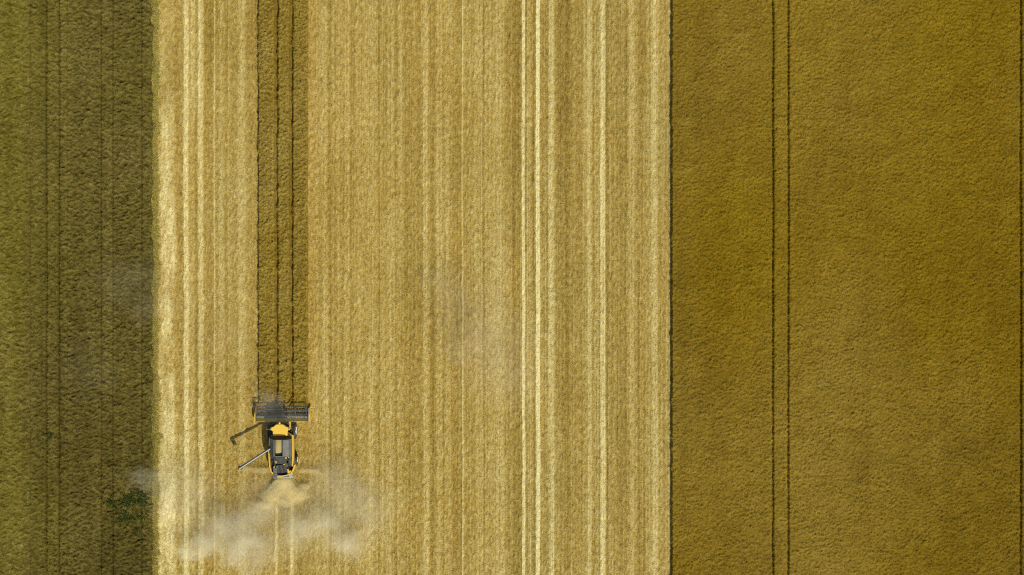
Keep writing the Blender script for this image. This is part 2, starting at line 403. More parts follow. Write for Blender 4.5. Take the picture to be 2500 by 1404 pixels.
class MB:
    def __init__(s): s.v = []; s.f = []
    def add(s, vs, fs):
        k = len(s.v); s.v += [tuple(a) for a in vs]; s.f += [tuple(i+k for i in f) for f in fs]; return s
    def box(s, x0, x1, y0, y1, z0, z1, b=0.0):
        if b:
            return s.prism([(x0+b, y0), (x1-b, y0), (x1, y0+b), (x1, y1-b), (x1-b, y1), (x0+b, y1), (x0, y1-b), (x0, y0+b)], z0, z1, b*.6)
        return s.add([(x0, y0, z0), (x1, y0, z0), (x1, y1, z0), (x0, y1, z0), (x0, y0, z1), (x1, y0, z1), (x1, y1, z1), (x0, y1, z1)],
                     [(0, 3, 2, 1), (4, 5, 6, 7), (0, 1, 5, 4), (1, 2, 6, 5), (2, 3, 7, 6), (3, 0, 4, 7)])
    def prism(s, pts, z0, z1, bev=0.0):
        n = len(pts); cx = sum(p[0] for p in pts)/n; cy = sum(p[1] for p in pts)/n
        rings = [[(x, y, z0) for x, y in pts]]
        if bev:
            rings.append([(x, y, z1-bev) for x, y in pts])
            def ins(x, y):
                dx, dy = cx-x, cy-y; L = math.hypot(dx, dy) or 1; return (x+dx/L*bev, y+dy/L*bev, z1)
            rings.append([ins(x, y) for x, y in pts])
        else: rings.append([(x, y, z1) for x, y in pts])
        vs = [p for r in rings for p in r]; fs = [tuple(range(n-1, -1, -1))]
        for k in range(len(rings)-1):
            for i in range(n):
                j = (i+1) % n; fs.append((k*n+i, k*n+j, (k+1)*n+j, (k+1)*n+i))
        fs.append(tuple(range((len(rings)-1)*n, len(rings)*n)))
        return s.add(vs, fs)
    def tube(s, a, b, r0, r1=None, n=12, cap=True):
        r1 = r0 if r1 is None else r1
        a, b = Vector(a), Vector(b); d = (b-a).normalized()
        u = d.orthogonal().normalized(); w_ = d.cross(u)
        vs = [a + (u*math.cos(2*math.pi*i/n) + w_*math.sin(2*math.pi*i/n))*r0 for i in range(n)]
        vs += [b + (u*math.cos(2*math.pi*i/n) + w_*math.sin(2*math.pi*i/n))*r1 for i in range(n)]
        fs = [(i, (i+1) % n, n+(i+1) % n, n+i) for i in range(n)]
        if cap: fs += [tuple(range(n-1, -1, -1)), tuple(range(n, 2*n))]
        return s.add(vs, fs)
    def lathe_x(s, c, prof, n=32):
        """prof: (x offset, radius) turned around the x axis through c"""
        vs = []; m = len(prof)
        for i in range(n):
            t = 2*math.pi*i/n
            for px_, r in prof: vs.append((c[0]+px_, c[1]+r*math.cos(t), c[2]+r*math.sin(t)))
        fs = [(i*m+j, ((i+1) % n)*m+j, ((i+1) % n)*m+j+1, i*m+j+1) for i in range(n) for j in range(m-1)]
        return s.add(vs, fs)
    def sphere(s, c, r, n=12):
        vs = []; fs = []; m = n//2
        for j in range(m+1):
            p = math.pi*j/m
            for i in range(n):
                t = 2*math.pi*i/n; vs.append((c[0]+r*math.sin(p)*math.cos(t), c[1]+r*math.sin(p)*math.sin(t), c[2]+r*math.cos(p)))
        for j in range(m):
            for i in range(n): fs.append((j*n+i, (j+1)*n+i, (j+1)*n+(i+1) % n, j*n+(i+1) % n))
        return s.add(vs, fs)
    def sheet(s, pts, t=.03):
        """quad/polygon panel given thickness along its normal"""
        p = [Vector(a) for a in pts]; nrm = (p[1]-p[0]).cross(p[2]-p[0]).normalized()*t
        n = len(p); vs = p + [a-nrm for a in p]
        return s.add(vs, [tuple(range(n)), tuple(range(2*n-1, n-1, -1))] + [(i, n+i, n+(i+1) % n, (i+1) % n) for i in range(n)])
    def build(s, name, mat, parent, smooth=False, label=None):
        me = bpy.data.meshes.new(name); me.from_pydata(s.v, [], s.f); me.materials.append(mat); me.update()
        import bmesh
        bm = bmesh.new(); bm.from_mesh(me); bmesh.ops.recalc_face_normals(bm, faces=bm.faces); bm.to_mesh(me); bm.free()
        if smooth:
            me.shade_smooth() if hasattr(me, 'shade_smooth') else None
            try: me.set_sharp_from_angle(angle=R(40))
            except Exception: pass
        o = bpy.data.objects.new(name, me); C.objects.link(o); o.parent = parent
        if label: o['label'] = label
        return o

# ------------------------------------------------------------------ combine harvester (nose towards +Y)
root = bpy.data.objects.new('combine_harvester', None); C.objects.link(root)
RX, RY = gx(691.5), gy(1100)
root.location = (RX, RY, 0)
tag(root, 'yellow combine harvester cutting wheat with its grain pipe swung out', 'combine harvester')
def Q(px, py, h):
    a = P(px, py, h); return (a[0]-RX, a[1]-RY)
def Z3(px, py, h):           # from the enlarged view of the machine
    return Q(620 + px/8.773, 1020 + py/8.773, h)
def Q3(px, py, h): a = Q(px, py, h); return (a[0], a[1], h)
def Z33(px, py, h): a = Z3(px, py, h); return (a[0], a[1], h)

# chassis and lower body
b = MB()
b.box(-1.0, 1.3, -2.3, 1.35, .95, 2.35, .08)
b.box(-.8, .8, 1.3, 1.9, .8, 2.2, .05)
b.prism([(-.8, -2.9), (1.0, -2.9), (1.15, -2.28), (-.95, -2.28)], 1.05, 2.3, .06)
b.tube((-1.3, 1.7, .95), (1.3, 1.7, .95), .16); b.tube((-1.2, -2.0, .72), (1.2, -2.0, .72), .11)
body = b.build('chassis', M['dgrey'], root)
# yellow shell: rim following the rounded outline, open over the engine
def shell(zpts, h0, h1, th):
    m = MB(); 
    for i in range(len(zpts)-1):
        a = Z3(*zpts[i], h1); c = Z3(*zpts[i+1], h1)
        dx, dy = c[0]-a[0], c[1]-a[1]; L = math.hypot(dx, dy); nx, ny = -dy/L*th, dx/L*th
        ta, tb = th, th
        m.add([(a[0], a[1], h0), (c[0], c[1], h0), (c[0]+nx, c[1]+ny, h0), (a[0]+nx, a[1]+ny, h0),
               (a[0], a[1], h1), (c[0], c[1], h1), (c[0]+nx, c[1]+ny, h1), (a[0]+nx, a[1]+ny, h1)],
              [(0, 3, 2, 1), (4, 5, 6, 7), (0, 1, 5, 4), (1, 2, 6, 5), (2, 3, 7, 6), (3, 0, 4, 7)])
    return m
right_line = [(842, 372), (858, 560), (862, 700), (860, 860), (855, 1010), (840, 1090), (810, 1150), (775, 1190), (720, 1218), (620, 1238), (500, 1240)]
left_line = [(415, 1192), (380, 1150), (352, 1060), (340, 960), (334, 860), (330, 760), (331, 670)]
m = MB(); rows_ = [(711.8, 3.12), (713.2, 3.3), (716.0, 3.15), (717.9, 2.6), (718.8, 1.9), (718.4, 1.35)]
ys_ = [372, 470, 600, 740, 860, 980, 1040]; vs = []; fs = []
for j, yy in enumerate(ys_):
    off = [-.9, -.1, .2, .2, 0, -.5, -1.0][j]
    for (px_, h_) in rows_: vs.append(Q3(px_+off, 1020+yy/8.773, h_))
nr = len(rows_)
for j in range(len(ys_)-1):
    for i in range(nr-1): fs.append((j*nr+i, j*nr+i+1, (j+1)*nr+i+1, (j+1)*nr+i))
m.add(vs, fs); m.build('side_panel', M['yellow'], root, smooth=True)
m = MB(); m.box(Q(717.2, 0, 1.9)[0], Q(718.9, 0, 1.3)[0], Q(0, 1136, 1)[1], Q(0, 1070, 1)[1], 1.12, 1.5); m.build('lower_skirt', M['grey'], root)
sp = shell(right_line[4:], 2.2, 3.2, .12).build('rear_hood', M['yellow'], root)
shell(left_line, 1.5, 3.2, .12).build('side_panel', M['yellow'], root)
shell([(815, 372), (722, 318)], 2.4, 3.1, .36).build('front_fender', M['yellow'], root)
shell([(405, 400), (345, 385), (325, 420)], 2.4, 3.1, .2).build('front_fender', M['yellow'], root)
# lower skirt on the sides (grey, seen below the yellow)
m = MB(); m.box(-1.14, -1.08, -2.5, 1.5, 1.1, 2.1); m.build('lower_skirt', M['grey'], root)

# grain tank: hip panels around an opening
def hz(px, py, h): return Z33(px, py, h)
TI, TO = 4.15, 3.62
inn = [(455, 482), (613, 482), (613, 822), (455, 822)]
out = [(352, 425), (803, 425), (803, 832), (352, 832)]
tank = MB()
t0 = Z3(352, 425, 3.5); t1 = Z3(803, 832, 3.5)
for (x0, x1, y0, y1) in [(t0[0], t0[0]+.05, t1[1], t0[1]), (t1[0]-.05, t1[0], t1[1], t0[1]), (t0[0]+.05, t1[0]-.05, t0[1]-.05, t0[1]), (t0[0]+.05, t1[0]-.05, t1[1], t1[1]+.05)]:
    tank.box(x0, x1, y0, y1, 2.3, 3.6)
tk = tank.build('grain_tank', M['dgrey'], root)
# left, right leaves
m = MB(); m.sheet([hz(415, 470, 4.02), hz(455, 482, TI), hz(455, 822, TI), hz(415, 832, 4.02)], .03); m.build('tank_cover', M['grey'], tk)
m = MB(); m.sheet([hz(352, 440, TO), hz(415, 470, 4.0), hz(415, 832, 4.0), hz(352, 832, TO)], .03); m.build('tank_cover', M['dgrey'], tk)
m = MB(); m.sheet([hz(613, 482, TI), hz(748, 470, 3.98), hz(748, 835, 3.98), hz(613, 822, TI)], .03)
m.build('tank_cover', M['grey'], tk, label='light grey hinged grain tank cover on the sunny side')
m = MB(); m.sheet([hz(752, 466, 3.97), hz(803, 430, TO), hz(803, 832, TO), hz(752, 832, 3.97)], .03); m.build('tank_cover', M['grey'], tk)
for xx in (640, 700, 778): 
    m = MB(); m.tube(hz(xx, 480, 4.12-.0013*(xx-613)), hz(xx, 826, 4.12-.0013*(xx-613)), .018); m.build('cover_rib', M['steel'], tk)
# arched front wall
m = MB(); arc = []
for i in range(13):
    f = i/12; xx = 362 + (800-362)*f; arc.append((xx, 388 + 20*(2*f-1)**2, 468 + 18*math.sin(math.pi*f) - 16))
for i in range(12):
    a, c = arc[i], arc[i+1]
    m.sheet([hz(a[0], a[1], 3.4), hz(c[0], c[1], 3.4), hz(c[0], c[2]+8, 4.0), hz(a[0], a[2]+8, 4.0)], .02)
m.build('tank_front', M['black'], tk)
m = MB(); m.sheet([hz(365, 470, 3.95), hz(800, 470, 3.95), hz(613, 482, TI), hz(455, 482, TI)], .02); m.build('tank_rim', M['grey'], tk)
m = MB(); m.sheet([hz(455, 822, TI), hz(613, 822, TI), hz(748, 838, 3.9), hz(415, 838, 3.9)], .03); m.build('tank_rim', M['grey'], tk)
# well
a = Z3(455, 482, TI); c = Z3(613, 822, TI)
m = MB()
for (x0, x1, y0, y1) in [(a[0]-.02, a[0], c[1], a[1]), (c[0], c[0]+.02, c[1], a[1]), (a[0], c[0], a[1], a[1]+.02), (a[0], c[0], c[1]-.02, c[1])]:
    m.box(x0, x1, y0, y1, 2.9, 4.12)
m.build('tank_well', M['black'], tk)
nx_, ny_ = 14, 22; vs = []; fs = []
for j in range(ny_):
    for i in range(nx_):
        u, v_ = i/(nx_-1), j/(ny_-1)
        x_ = a[0]+(c[0]-a[0])*u; y_ = a[1]+(c[1]-a[1])*v_
        z_ = 3.72 + .28*math.exp(-((u-.30)/.5)**2-((v_-.35)/.55)**2) - .12*u + .01*random.uniform(-1, 1) - .35*max(0, v_-.72)**1.0
        vs.append((x_, y_, z_))
for j in range(ny_-1):
    for i in range(nx_-1): fs.append((j*nx_+i, j*nx_+i+1, (j+1)*nx_+i+1, (j+1)*nx_+i))
m = MB(); m.add(vs, fs); m.build('grain_heap', M['grain'], tk, smooth=True)

# cab
roof_pts = [(340, 238), (352, 215), (380, 203), (410, 194), (450, 156), (478, 139), (545, 132), (612, 138), (652, 160), (690, 195), (728, 200), (758, 215), (771, 238),
            (770, 256), (752, 266), (727, 270), (717, 286), (716, 372), (701, 388), (560, 306), (548, 318), (500, 322), (440, 316), (402, 290), (380, 276), (352, 262), (341, 252)]
cabm = MB(); cb = [Z3(x_, y_, 3.0) for x_, y_ in [(418, 165), (690, 165), (716, 230), (712, 400), (410, 400), (400, 230)]]
cabm.prism(cb[::-1], 1.75, 3.2)
cab = cabm.build('cab', M['glass'], root)
m = MB(); m.prism([Z3(x_, y_, 3.8) for x_, y_ in roof_pts][::-1], 3.55, 3.82, .07); rf = m.build('cab_roof', M['yellow'], cab)
m = MB(); m.prism([Z3(x_, y_, 3.3) for x_, y_ in [(404, 270), (716, 270), (716, 408), (690, 416), (430, 416), (404, 404)]][::-1], 3.2, 3.36, .04)
m.box(Z3(420, 0, 3.5)[0], Z3(700, 0, 3.5)[0], Z3(0, 290, 3.5)[1], Z3(0, 180, 3.5)[1], 3.2, 3.56); m.build('rear_roof', M['yellow'], cab)
for cxp in (362, 740):
    m = MB(); p_ = Z33(cxp, 240, 3.86); m.tube((p_[0], p_[1], 3.80), (p_[0], p_[1], 3.84), .07, .06); m.build('roof_light', M['black'], cab)
p_ = Z3(347, 250, 3.8); m = MB(); m.box(p_[0]-.09, p_[0]-.03, p_[1]-.06, p_[1]+.06, 3.62, 3.78); m.build('reflector', M['red'], cab)
m = MB(); p_ = Z33(546, 112, 3.8); m.sphere((p_[0], p_[1], 3.75), .13); m.tube((p_[0], p_[1], 3.4), (p_[0], p_[1], 3.7), .03); m.build('beacon', M['lamp'], cab, smooth=True)
m = MB(); m.box(*sorted([Z3(412, 0, 3)[0], Z3(712, 0, 3)[0]]), Z3(0, 165, 3)[1]-.02, Z3(0, 150, 3)[1]+.02, 1.6, 1.78); m.build('cab_sill', M['dgrey'], cab)
# mirrors on arms
m = MB(); m.tube(Z33(770, 235, 3.4), Z33(762, 180, 3.35), .05); m.tube(Z33(762, 180, 3.35), Z33(778, 95, 3.2), .05); m.build('mirror_arm', M['yellow'], root)
m = MB(); pa = Z33(770, 150, 3.2); m.box(pa[0]-.12, pa[0]+.06, pa[1]-.38, pa[1]+.38, 2.75, 3.25, .04); m.build('mirror', M['yellow'], root)
m = MB(); pa = Z33(745, 215, 3.1); m.tube(pa, Z33(800, 235, 3.1), .03); m.build('hand_rail', M['yellow'], root)
m = MB(); m.tube(Z33(345, 240, 3.3), Z33(285, 250, 3.0), .025); pa = Z33(287, 252, 3.0); m.box(pa[0]-.13, pa[0]+.13, pa[1]-.03, pa[1]+.05, 2.7, 3.1, .02); m.build('mirror', M['steel'], root)

# access platform on the right with ladder
m = MB(); pa = Z33(800, 230, 1.9); m.box(pa[0]-.32, pa[0]+.12, pa[1]-.55, pa[1]+.35, 1.78, 1.84)
for k in range(4): m.box(pa[0]-.30+.1*k, pa[0]-.27+.1*k, pa[1]-.53, pa[1]+.33, 1.845, 1.87)
m.build('platform', M['black'], root)
m = MB()
for s_ in (-.25, .25): m.tube((pa[0]+.14, pa[1]+s_+.3, 1.8), (pa[0]+.22, pa[1]+s_+.9, .9), .022)
for k in range(4): m.tube((pa[0]+.15+.02*k, pa[1]+.15+.15*k, 1.65-.22*k), (pa[0]+.15+.02*k, pa[1]+.6+.15*k, 1.65-.22*k), .02)
m.build('ladder', M['black'], root)
m = MB()
for (ya, yb) in ((-.5, .5),):
    m.tube((pa[0]+.11, pa[1]+.6*ya, 1.85), (pa[0]+.11, pa[1]+.6*ya, 2.8), .02); m.tube((pa[0]+.11, pa[1]+.6*yb, 1.85), (pa[0]+.11, pa[1]+.6*yb, 2.8), .02)
    m.tube((pa[0]+.11, pa[1]+.6*ya, 2.8), (pa[0]+.11, pa[1]+.6*yb, 2.8), .022)
m.build('hand_rail', M['steel'], root)

# wheels
def wheel(cx, cy, r, wd, side):
    prof = [(-wd/2, r*.55), (-wd/2, r*.86), (-wd*.42, r*.95), (-wd*.2, r*.985), (wd*.2, r*.985), (wd*.42, r*.95), (wd/2, r*.86), (wd/2, r*.55)]
    m = MB(); m.lathe_x((cx, cy, r), prof, 36)
    for i in range(22):                                    # tread lugs
        t_ = 2*math.pi*i/22
        for sg in (-1, 1):
            tt_ = t_ + (.14 if sg > 0 else 0)
            def pt(xo, ang_, rr): return (cx+xo, cy+rr*math.cos(ang_), r+rr*math.sin(ang_))
            x0_, x1_ = .02*sg, wd*.46*sg
            m.add([pt(x0_, tt_, r*.97), pt(x0_, tt_+.07, r*.97), pt(x1_, tt_+.20, r*.93), pt(x1_, tt_+.13, r*.93),
                   pt(x0_, tt_, r*1.02), pt(x0_, tt_+.07, r*1.02), pt(x1_, tt_+.20, r*.995), pt(x1_, tt_+.13, r*.995)],
                  [(0, 1, 2, 3), (4, 5, 6, 7), (0, 1, 5, 4), (1, 2, 6, 5), (2, 3, 7, 6), (3, 0, 4, 7)])
    ty = m.build('wheel', M['rubber'], root)
    s_ = side
    m = MB(); m.lathe_x((cx, cy, r), [(s_*wd*.47, r*.56), (s_*wd*.50, r*.54), (s_*wd*.47, r*.50), (s_*wd*.36, r*.40), (s_*wd*.40, r*.22), (s_*wd*.52, r*.20), (s_*wd*.52, .001)], 32)
    m.build('rim', M['rim'], ty, smooth=True)
    m = MB(); m.lathe_x((cx, cy, r), [(-s_*wd*.47, r*.56), (-s_*wd*.3, r*.45), (-s_*wd*.3, .001)], 24)
    m.build('rim', M['rim'], ty, smooth=True)
fy = Q(0, 1052, .95)[1]; ry = Q(0, 1123, .7)[1]
wheel(1.40, fy, .96, .68, 1); wheel(-1.28, fy, .96, .68, -1)
wheel(1.62, ry, .70, .46, 1); wheel(-1.42, ry, .70, .46, -1)

# engine bay
m = MB(); z0 = Z3(355, 835, 2.6); z1 = Z3(835, 1215, 2.6); m.prism([Z3(358, 835, 2.6), Z3(840, 835, 2.6), Z3(838, 1050, 2.6), Z3(800, 1140, 2.6), Z3(720, 1200, 2.6), Z3(430, 1200, 2.6), Z3(375, 1120, 2.6)], 2.25, 2.6)
deck = m.build('engine_deck', M['black'], root)
m = MB(); a = Z3(458, 845, 3.2); c = Z3(690, 985, 3.2); m.box(a[0], c[0], c[1], a[1], 2.6, 3.1, .03); rd = m.build('radiator_box', M['dgrey'], deck)
m = MB()
for k in range(9):
    yy = a[1] - .06 - k*(a[1]-c[1]-.1)/8.5; m.box(a[0]+.03, c[0]-.05, yy-.018, yy+.018, 3.10, 3.16)
m.build('grille', M['grey'], deck)
m = MB(); a = Z3(480, 1010, 3.0); c = Z3(730, 1195, 3.0)
m.box(a[0], c[0], c[1], a[1], 2.6, 2.84, .02); m.build('screen_box', M['black'], deck)
m = MB()
for k in range(12):
    xx = a[0] + .05 + k*(c[0]-a[0]-.1)/11; m.box(xx-.022, xx+.022, c[1]+.03, a[1]-.03, 2.84, 2.9)
m.build('grille', M['grey'], deck)
m = MB(); m.tube(Z33(600, 990, 3.1), Z33(660, 1180, 2.98), .05); m.tube(Z33(545, 1060, 3.0), Z33(585, 1195, 2.97), .045); m.build('hose', M['black'], deck)
m = MB(); m.box(*[Z3(440, 0, 3.2)[0], Z3(456, 0, 3.2)[0]], Z3(0, 1060, 3.2)[1], Z3(0, 850, 3.2)[1], 2.6, 3.15); m.build('frame_rail', M['dgrey'], deck)
m = MB(); pa = Z33(775, 935, 2.9); m.tube((pa[0], pa[1]+.6, 2.9), (pa[0], pa[1]-.45, 2.9), .27, n=18); m.build('air_cleaner', M['dgrey'], deck, smooth=True)
m = MB(); pa = Z33(740, 846, 3.2); m.sphere((pa[0], pa[1], 3.2), .06); m.build('filler_cap', M['rim'], deck)
m = MB(); pa = Z33(818, 1003, 3.0); m.tube((pa[0], pa[1], 2.7), (pa[0], pa[1], 3.1), .08); m.build('filler_cap', M['blue'], deck)
for (xx, yy, sx, sy) in ((690, 860, .10, .08), (473, 950, .06, .14), (647, 995, .10, .05), (432, 1058, .05, .12)):
    m = MB(); pa = Z33(xx, yy, 3.15); m.box(pa[0]-sx, pa[0]+sx, pa[1]-sy, pa[1]+sy, 3.1, 3.22, .02); m.build('bracket', M['yellow'], deck)
m = MB(); m.tube(Z33(470, 1060, 3.1), Z33(515, 1035, 3.15), .06); m.build('exhaust_tip', M['steel'], deck)
m = MB(); m.tube(Z33(420, 850, 3.1), Z33(435, 910, 3.1), .02); m.tube(Z33(435, 910, 3.1), Z33(436, 960, 3.0), .02); m.build('cable', M['steel'], deck)
for (x_, y_) in ((700, 900), (705, 1010), (690, 1070), (395, 940), (385, 1080), (745, 1090)):
    m = MB(); pa = Z3(x_, y_, 2.8); s_ = random.uniform(.1, .2); m.box(pa[0]-s_, pa[0]+s_, pa[1]-s_*.8, pa[1]+s_, 2.6, 2.6+random.uniform(.1, .35), .03); m.build('engine_part', M['dgrey'] if x_ > 500 else M['black'], deck)
m = MB(); m.prism([Z3(x_, y_, 3.1) for x_, y_ in [(722, 1195), (715, 1100), (735, 1092), (760, 1150), (775, 1120), (795, 1150), (770, 1195)]], 2.9, 3.12); m.build('latch_panel', M['yellow'], root)
# rear ladder / tool box sticking out
m = MB(); a = Z3(412, 1075, 3.1); c = Z3(490, 1305, 3.1); m.box(a[0], c[0], c[1], a[1], 2.85, 3.12, .04); lad = m.build('rear_platform', M['grey'], root)
m = MB()
for k in range(6): yy = a[1]-.1-k*.2; m.box(a[0]+.05, c[0]-.05, yy-.02, yy+.02, 3.12, 3.15)
m.build('tread_plate', M['dgrey'], lad)
m = MB(); m.tube(Z33(437, 1300, 2.9), Z33(434, 1352, 2.3), .035); m.tube(Z33(470, 1300, 2.9), Z33(474, 1320, 1.0), .03); m.build('ladder', M['black'], root)

# straw chopper
m = MB(); a = Z3(490, 1246, 1.9); c = Z3(832, 1292, 1.9); m.box(a[0]-.25, c[0], c[1], a[1]+.35, 1.55, 1.9, .04); chp = m.build('straw_chopper', M['pale'], root)
for k in range(9):
    m = MB(); xx = a[0]-.2 + k*(c[0]-a[0]+.15)/8; p0 = Vector((xx, c[1]+.1, 1.5)); fan_ = (k-4)/4*.12
    m.sheet([(xx-.01, c[1]+.1, 1.56), (xx+.01, c[1]+.1, 1.56), (xx+.01+fan_, c[1]-.22, 1.35), (xx-.01+fan_, c[1]-.22, 1.35)], .1)
    m.build('deflector_fin', M['grey'], chp)
m = MB(); m.tube(Z33(830, 1245, 1.9), Z33(850, 1232, 1.9), .05); m.build('tail_lamp', M['red'], chp)

# unloading auger
m = MB(); ax0 = Vector(Q3(659, 1095.5, 3.7)); ax1 = Vector(Q3(583.5, 1144.2, 4.15))
m.tube(ax0, ax1, .14, .16, 20)
d_ = (ax1-ax0).normalized()
for f in (.02, .5, .93): q_ = ax0+(ax1-ax0)*f; m.tube(q_, q_+d_*.07, .18, .18, 20)
au = m.build('unloading_auger', M['tube'], root, smooth=True)
m = MB(); e1 = ax1 - d_*.12
m.prism([(e1.x-.19, e1.y-.17), (e1.x+.19, e1.y-.17), (e1.x+.19, e1.y+.17), (e1.x-.19, e1.y+.17)], 3.25, 4.15)
sp_ = m.build('spout', M['black'], au)
m = MB(); m.tube(ax0+Vector((.12, -.1, -1.2)), ax0+Vector((.05, -.03, 0)), .15, .15, 16); m.sphere(tuple(ax0), .15, 14); m.build('elbow', M['dgrey'], au, smooth=True)
m = MB(); a = Z3(325, 432, 3.5); c = Z3(362, 640, 3.5); m.box(a[0], c[0], c[1], a[1], 2.6, 3.5, .04); m.build('auger_housing', M['grey'], root)

# feeder house
m = MB(); m.add([(-.62, 2.0, 1.9), (.62, 2.0, 1.9), (.62, 3.75, 1.05), (-.62, 3.75, 1.05), (-.62, 2.0, 1.1), (.62, 2.0, 1.1), (.62, 3.75, .35), (-.62, 3.75, .35)],
                [(0, 1, 2, 3), (4, 7, 6, 5), (0, 4, 5, 1), (1, 5, 6, 2), (2, 6, 7, 3), (3, 7, 4, 0)]); m.build('feeder_house', M['yellow'], root)

# ---- header
def Hd(px, py, h): return Q(590 + px/11.7, 950 + py/11.7, h)
hx0 = Hd(392, 0, 1)[0]; hx1 = Hd(1925, 0, 1)[0]
yb = Hd(0, 925, .9)[1]; yf = Hd(0, 470, .3)[1]
m = MB(); m.box(hx0, hx1, yb, yb+.03, .25, 1.30); m.add([(hx0, yb+.03, 1.30), (hx1, yb+.03, 1.30), (hx1, yb+.42, .85), (hx0, yb+.42, .85), (hx0, yb+.03, .6), (hx1, yb+.03, .6)],
    [(0, 1, 2, 3), (0, 3, 4), (1, 5, 2), (3, 2, 5, 4)])
hd = m.build('header', M['yellow'], root)
m = MB(); m.tube((hx0, yb-.03, .95), (hx1, yb-.03, .95), .05); m.tube((hx0, yb-.03, .4), (hx1, yb-.03, .4), .05); m.build('frame_beam', M['dgrey'], hd)
m = MB(); m.add([(hx0, yb+.09, .3), (hx1, yb+.09, .3), (hx1, yf-.15, .16), (hx0, yf-.15, .16), (hx0, yb+.09, .26), (hx1, yb+.09, .26), (hx1, yf-.15, .12), (hx0, yf-.15, .12)],
                [(0, 1, 2, 3), (4, 7, 6, 5), (0, 4, 5, 1), (1, 5, 6, 2), (2, 6, 7, 3), (3, 7, 4, 0)]); m.build('floor_pan', M['floor'], hd)
m = MB(); m.box(hx0, hx1, yf-.16, yf-.08, .12, .17)
for k in range(90): xx = hx0 + .04 + k*(hx1-hx0-.08)/89; m.add([(xx-.015, yf-.08, .14), (xx+.015, yf-.08, .14), (xx, yf+.04, .12), (xx, yf-.08, .17)], [(0, 1, 2), (0, 3, 1), (0, 2, 3), (1, 3, 2)])
m.build('cutter_bar', M['steel'], hd)
# intake auger with flights
ay = Hd(0, 785, .7)[1]
m = MB(); m.tube((hx0+.1, ay, .66), (hx1-.1, ay, .66), .2, n=20); au2 = m.build('intake_auger', M['steel'], hd, smooth=True)
m = MB()
for sgn, xa, xb in ((1, hx0+.15, -.6), (-1, hx1-.15, .6)):
    n_ = 110; turns = 5
    vs = []; fs = []
    for i in range(n_):
        t_ = i/(n_-1); xx = xa + (xb-xa)*t_; an_ = 2*math.pi*turns*t_*sgn
        for rr in (.19, .33): vs.append((xx, ay+rr*math.cos(an_), .66+rr*math.sin(an_)))
    for i in range(n_-1): fs.append((2*i, 2*i+1, 2*i+3, 2*i+2))
    m.add(vs, fs)
m.build('auger_flight', M['yellow'], hd)
# cut stalks lying in the header
x_, y_ = rng.uniform(hx0+.1, hx1-.1, 1500), rng.uniform(ay+.1, yf-.1, 1500)
v, q = blades(np.stack([x_, y_, .26+rng.uniform(0, .1, 1500)], -1), rng.normal(0, 1, 1500), rng.normal(0, .15, 1500), rng.uniform(.2, .5, 1500), rng.uniform(.02, .04, 1500), rng.normal(0, .5, 1500), .8)
cs = np_mesh('cut_crop', v, q, {'tone': np.repeat(.42+rng.normal(0, .18, 1500), 4), 'alt': np.full(6000, .1)}, [M['stubble']])
cs.parent = hd; cs['kind'] = 'stuff'
# reel
rc_y, rc_z, rr_ = Hd(0, 595, 1.3)[1]-.05, 1.22, .55
m = MB(); m.tube((hx0+.12, rc_y, rc_z), (hx1-.12, rc_y, rc_z), .075, n=14); reel = m.build('reel', M['dgrey'], hd)
m = MB()
for k in range(6):
    t_ = 2*math.pi*k/6 + .25
    yy, zz = rc_y+rr_*math.cos(t_), rc_z+rr_*math.sin(t_)
    m.tube((hx0+.14, yy, zz), (hx1-.14, yy, zz), .028, n=8)
m.build('reel_bat', M['dgrey'], hd)
m = MB()
for k in range(6):
    t_ = 2*math.pi*k/6 + .25
    yy, zz = rc_y+rr_*math.cos(t_), rc_z+rr_*math.sin(t_)
    for i in range(44):
        xx = hx0+.2+i*(hx1-hx0-.4)/43; m.tube((xx, yy, zz), (xx, yy-.03, zz-.24), .008, n=4, cap=False)
o_ = m.build('reel_tines', M['black'], hd); o_['kind'] = 'stuff'
for f in (.02, .27, .52, .76, .98):
    xx = hx0+.12+(hx1-hx0-.24)*f; m = MB()
    for k in range(6):
        t_ = 2*math.pi*k/6+.25; t2 = t_+math.pi/3
        m.tube((xx, rc_y, rc_z), (xx, rc_y+rr_*math.cos(t_), rc_z+rr_*math.sin(t_)), .02, n=6)
        m.tube((xx, rc_y+rr_*.98*math.cos(t_), rc_z+rr_*.98*math.sin(t_)), (xx, rc_y+rr_*.98*math.cos(t2), rc_z+rr_*.98*math.sin(t2)), .014, n=6)
    m.build('reel_spider', M['dgrey'], hd)
for xx in (hx0+.05, hx1-.05):
    m = MB(); m.tube((xx, yb+.1, 1.2), (xx, rc_y+.25, rc_z+.05), .045, n=8); m.box(xx-.05, xx+.05, rc_y-.15, rc_y+.3, rc_z-.06, rc_z+.06); m.tube((xx, yb+.3, .5), (xx, yb+.95, 1.15), .035, n=8)
    m.build('reel_arm', M['steel'], hd)
m = MB(); m.tube((hx1-.12, yb+.6, 1.2), (hx1-.55, yb+.2, 1.15), .02, n=6); m.tube((hx1-.55, yb+.2, 1.15), (hx1-.2, yb+.1, 1.15), .02, n=6); m.build('drive_guard', M['steel'], hd)
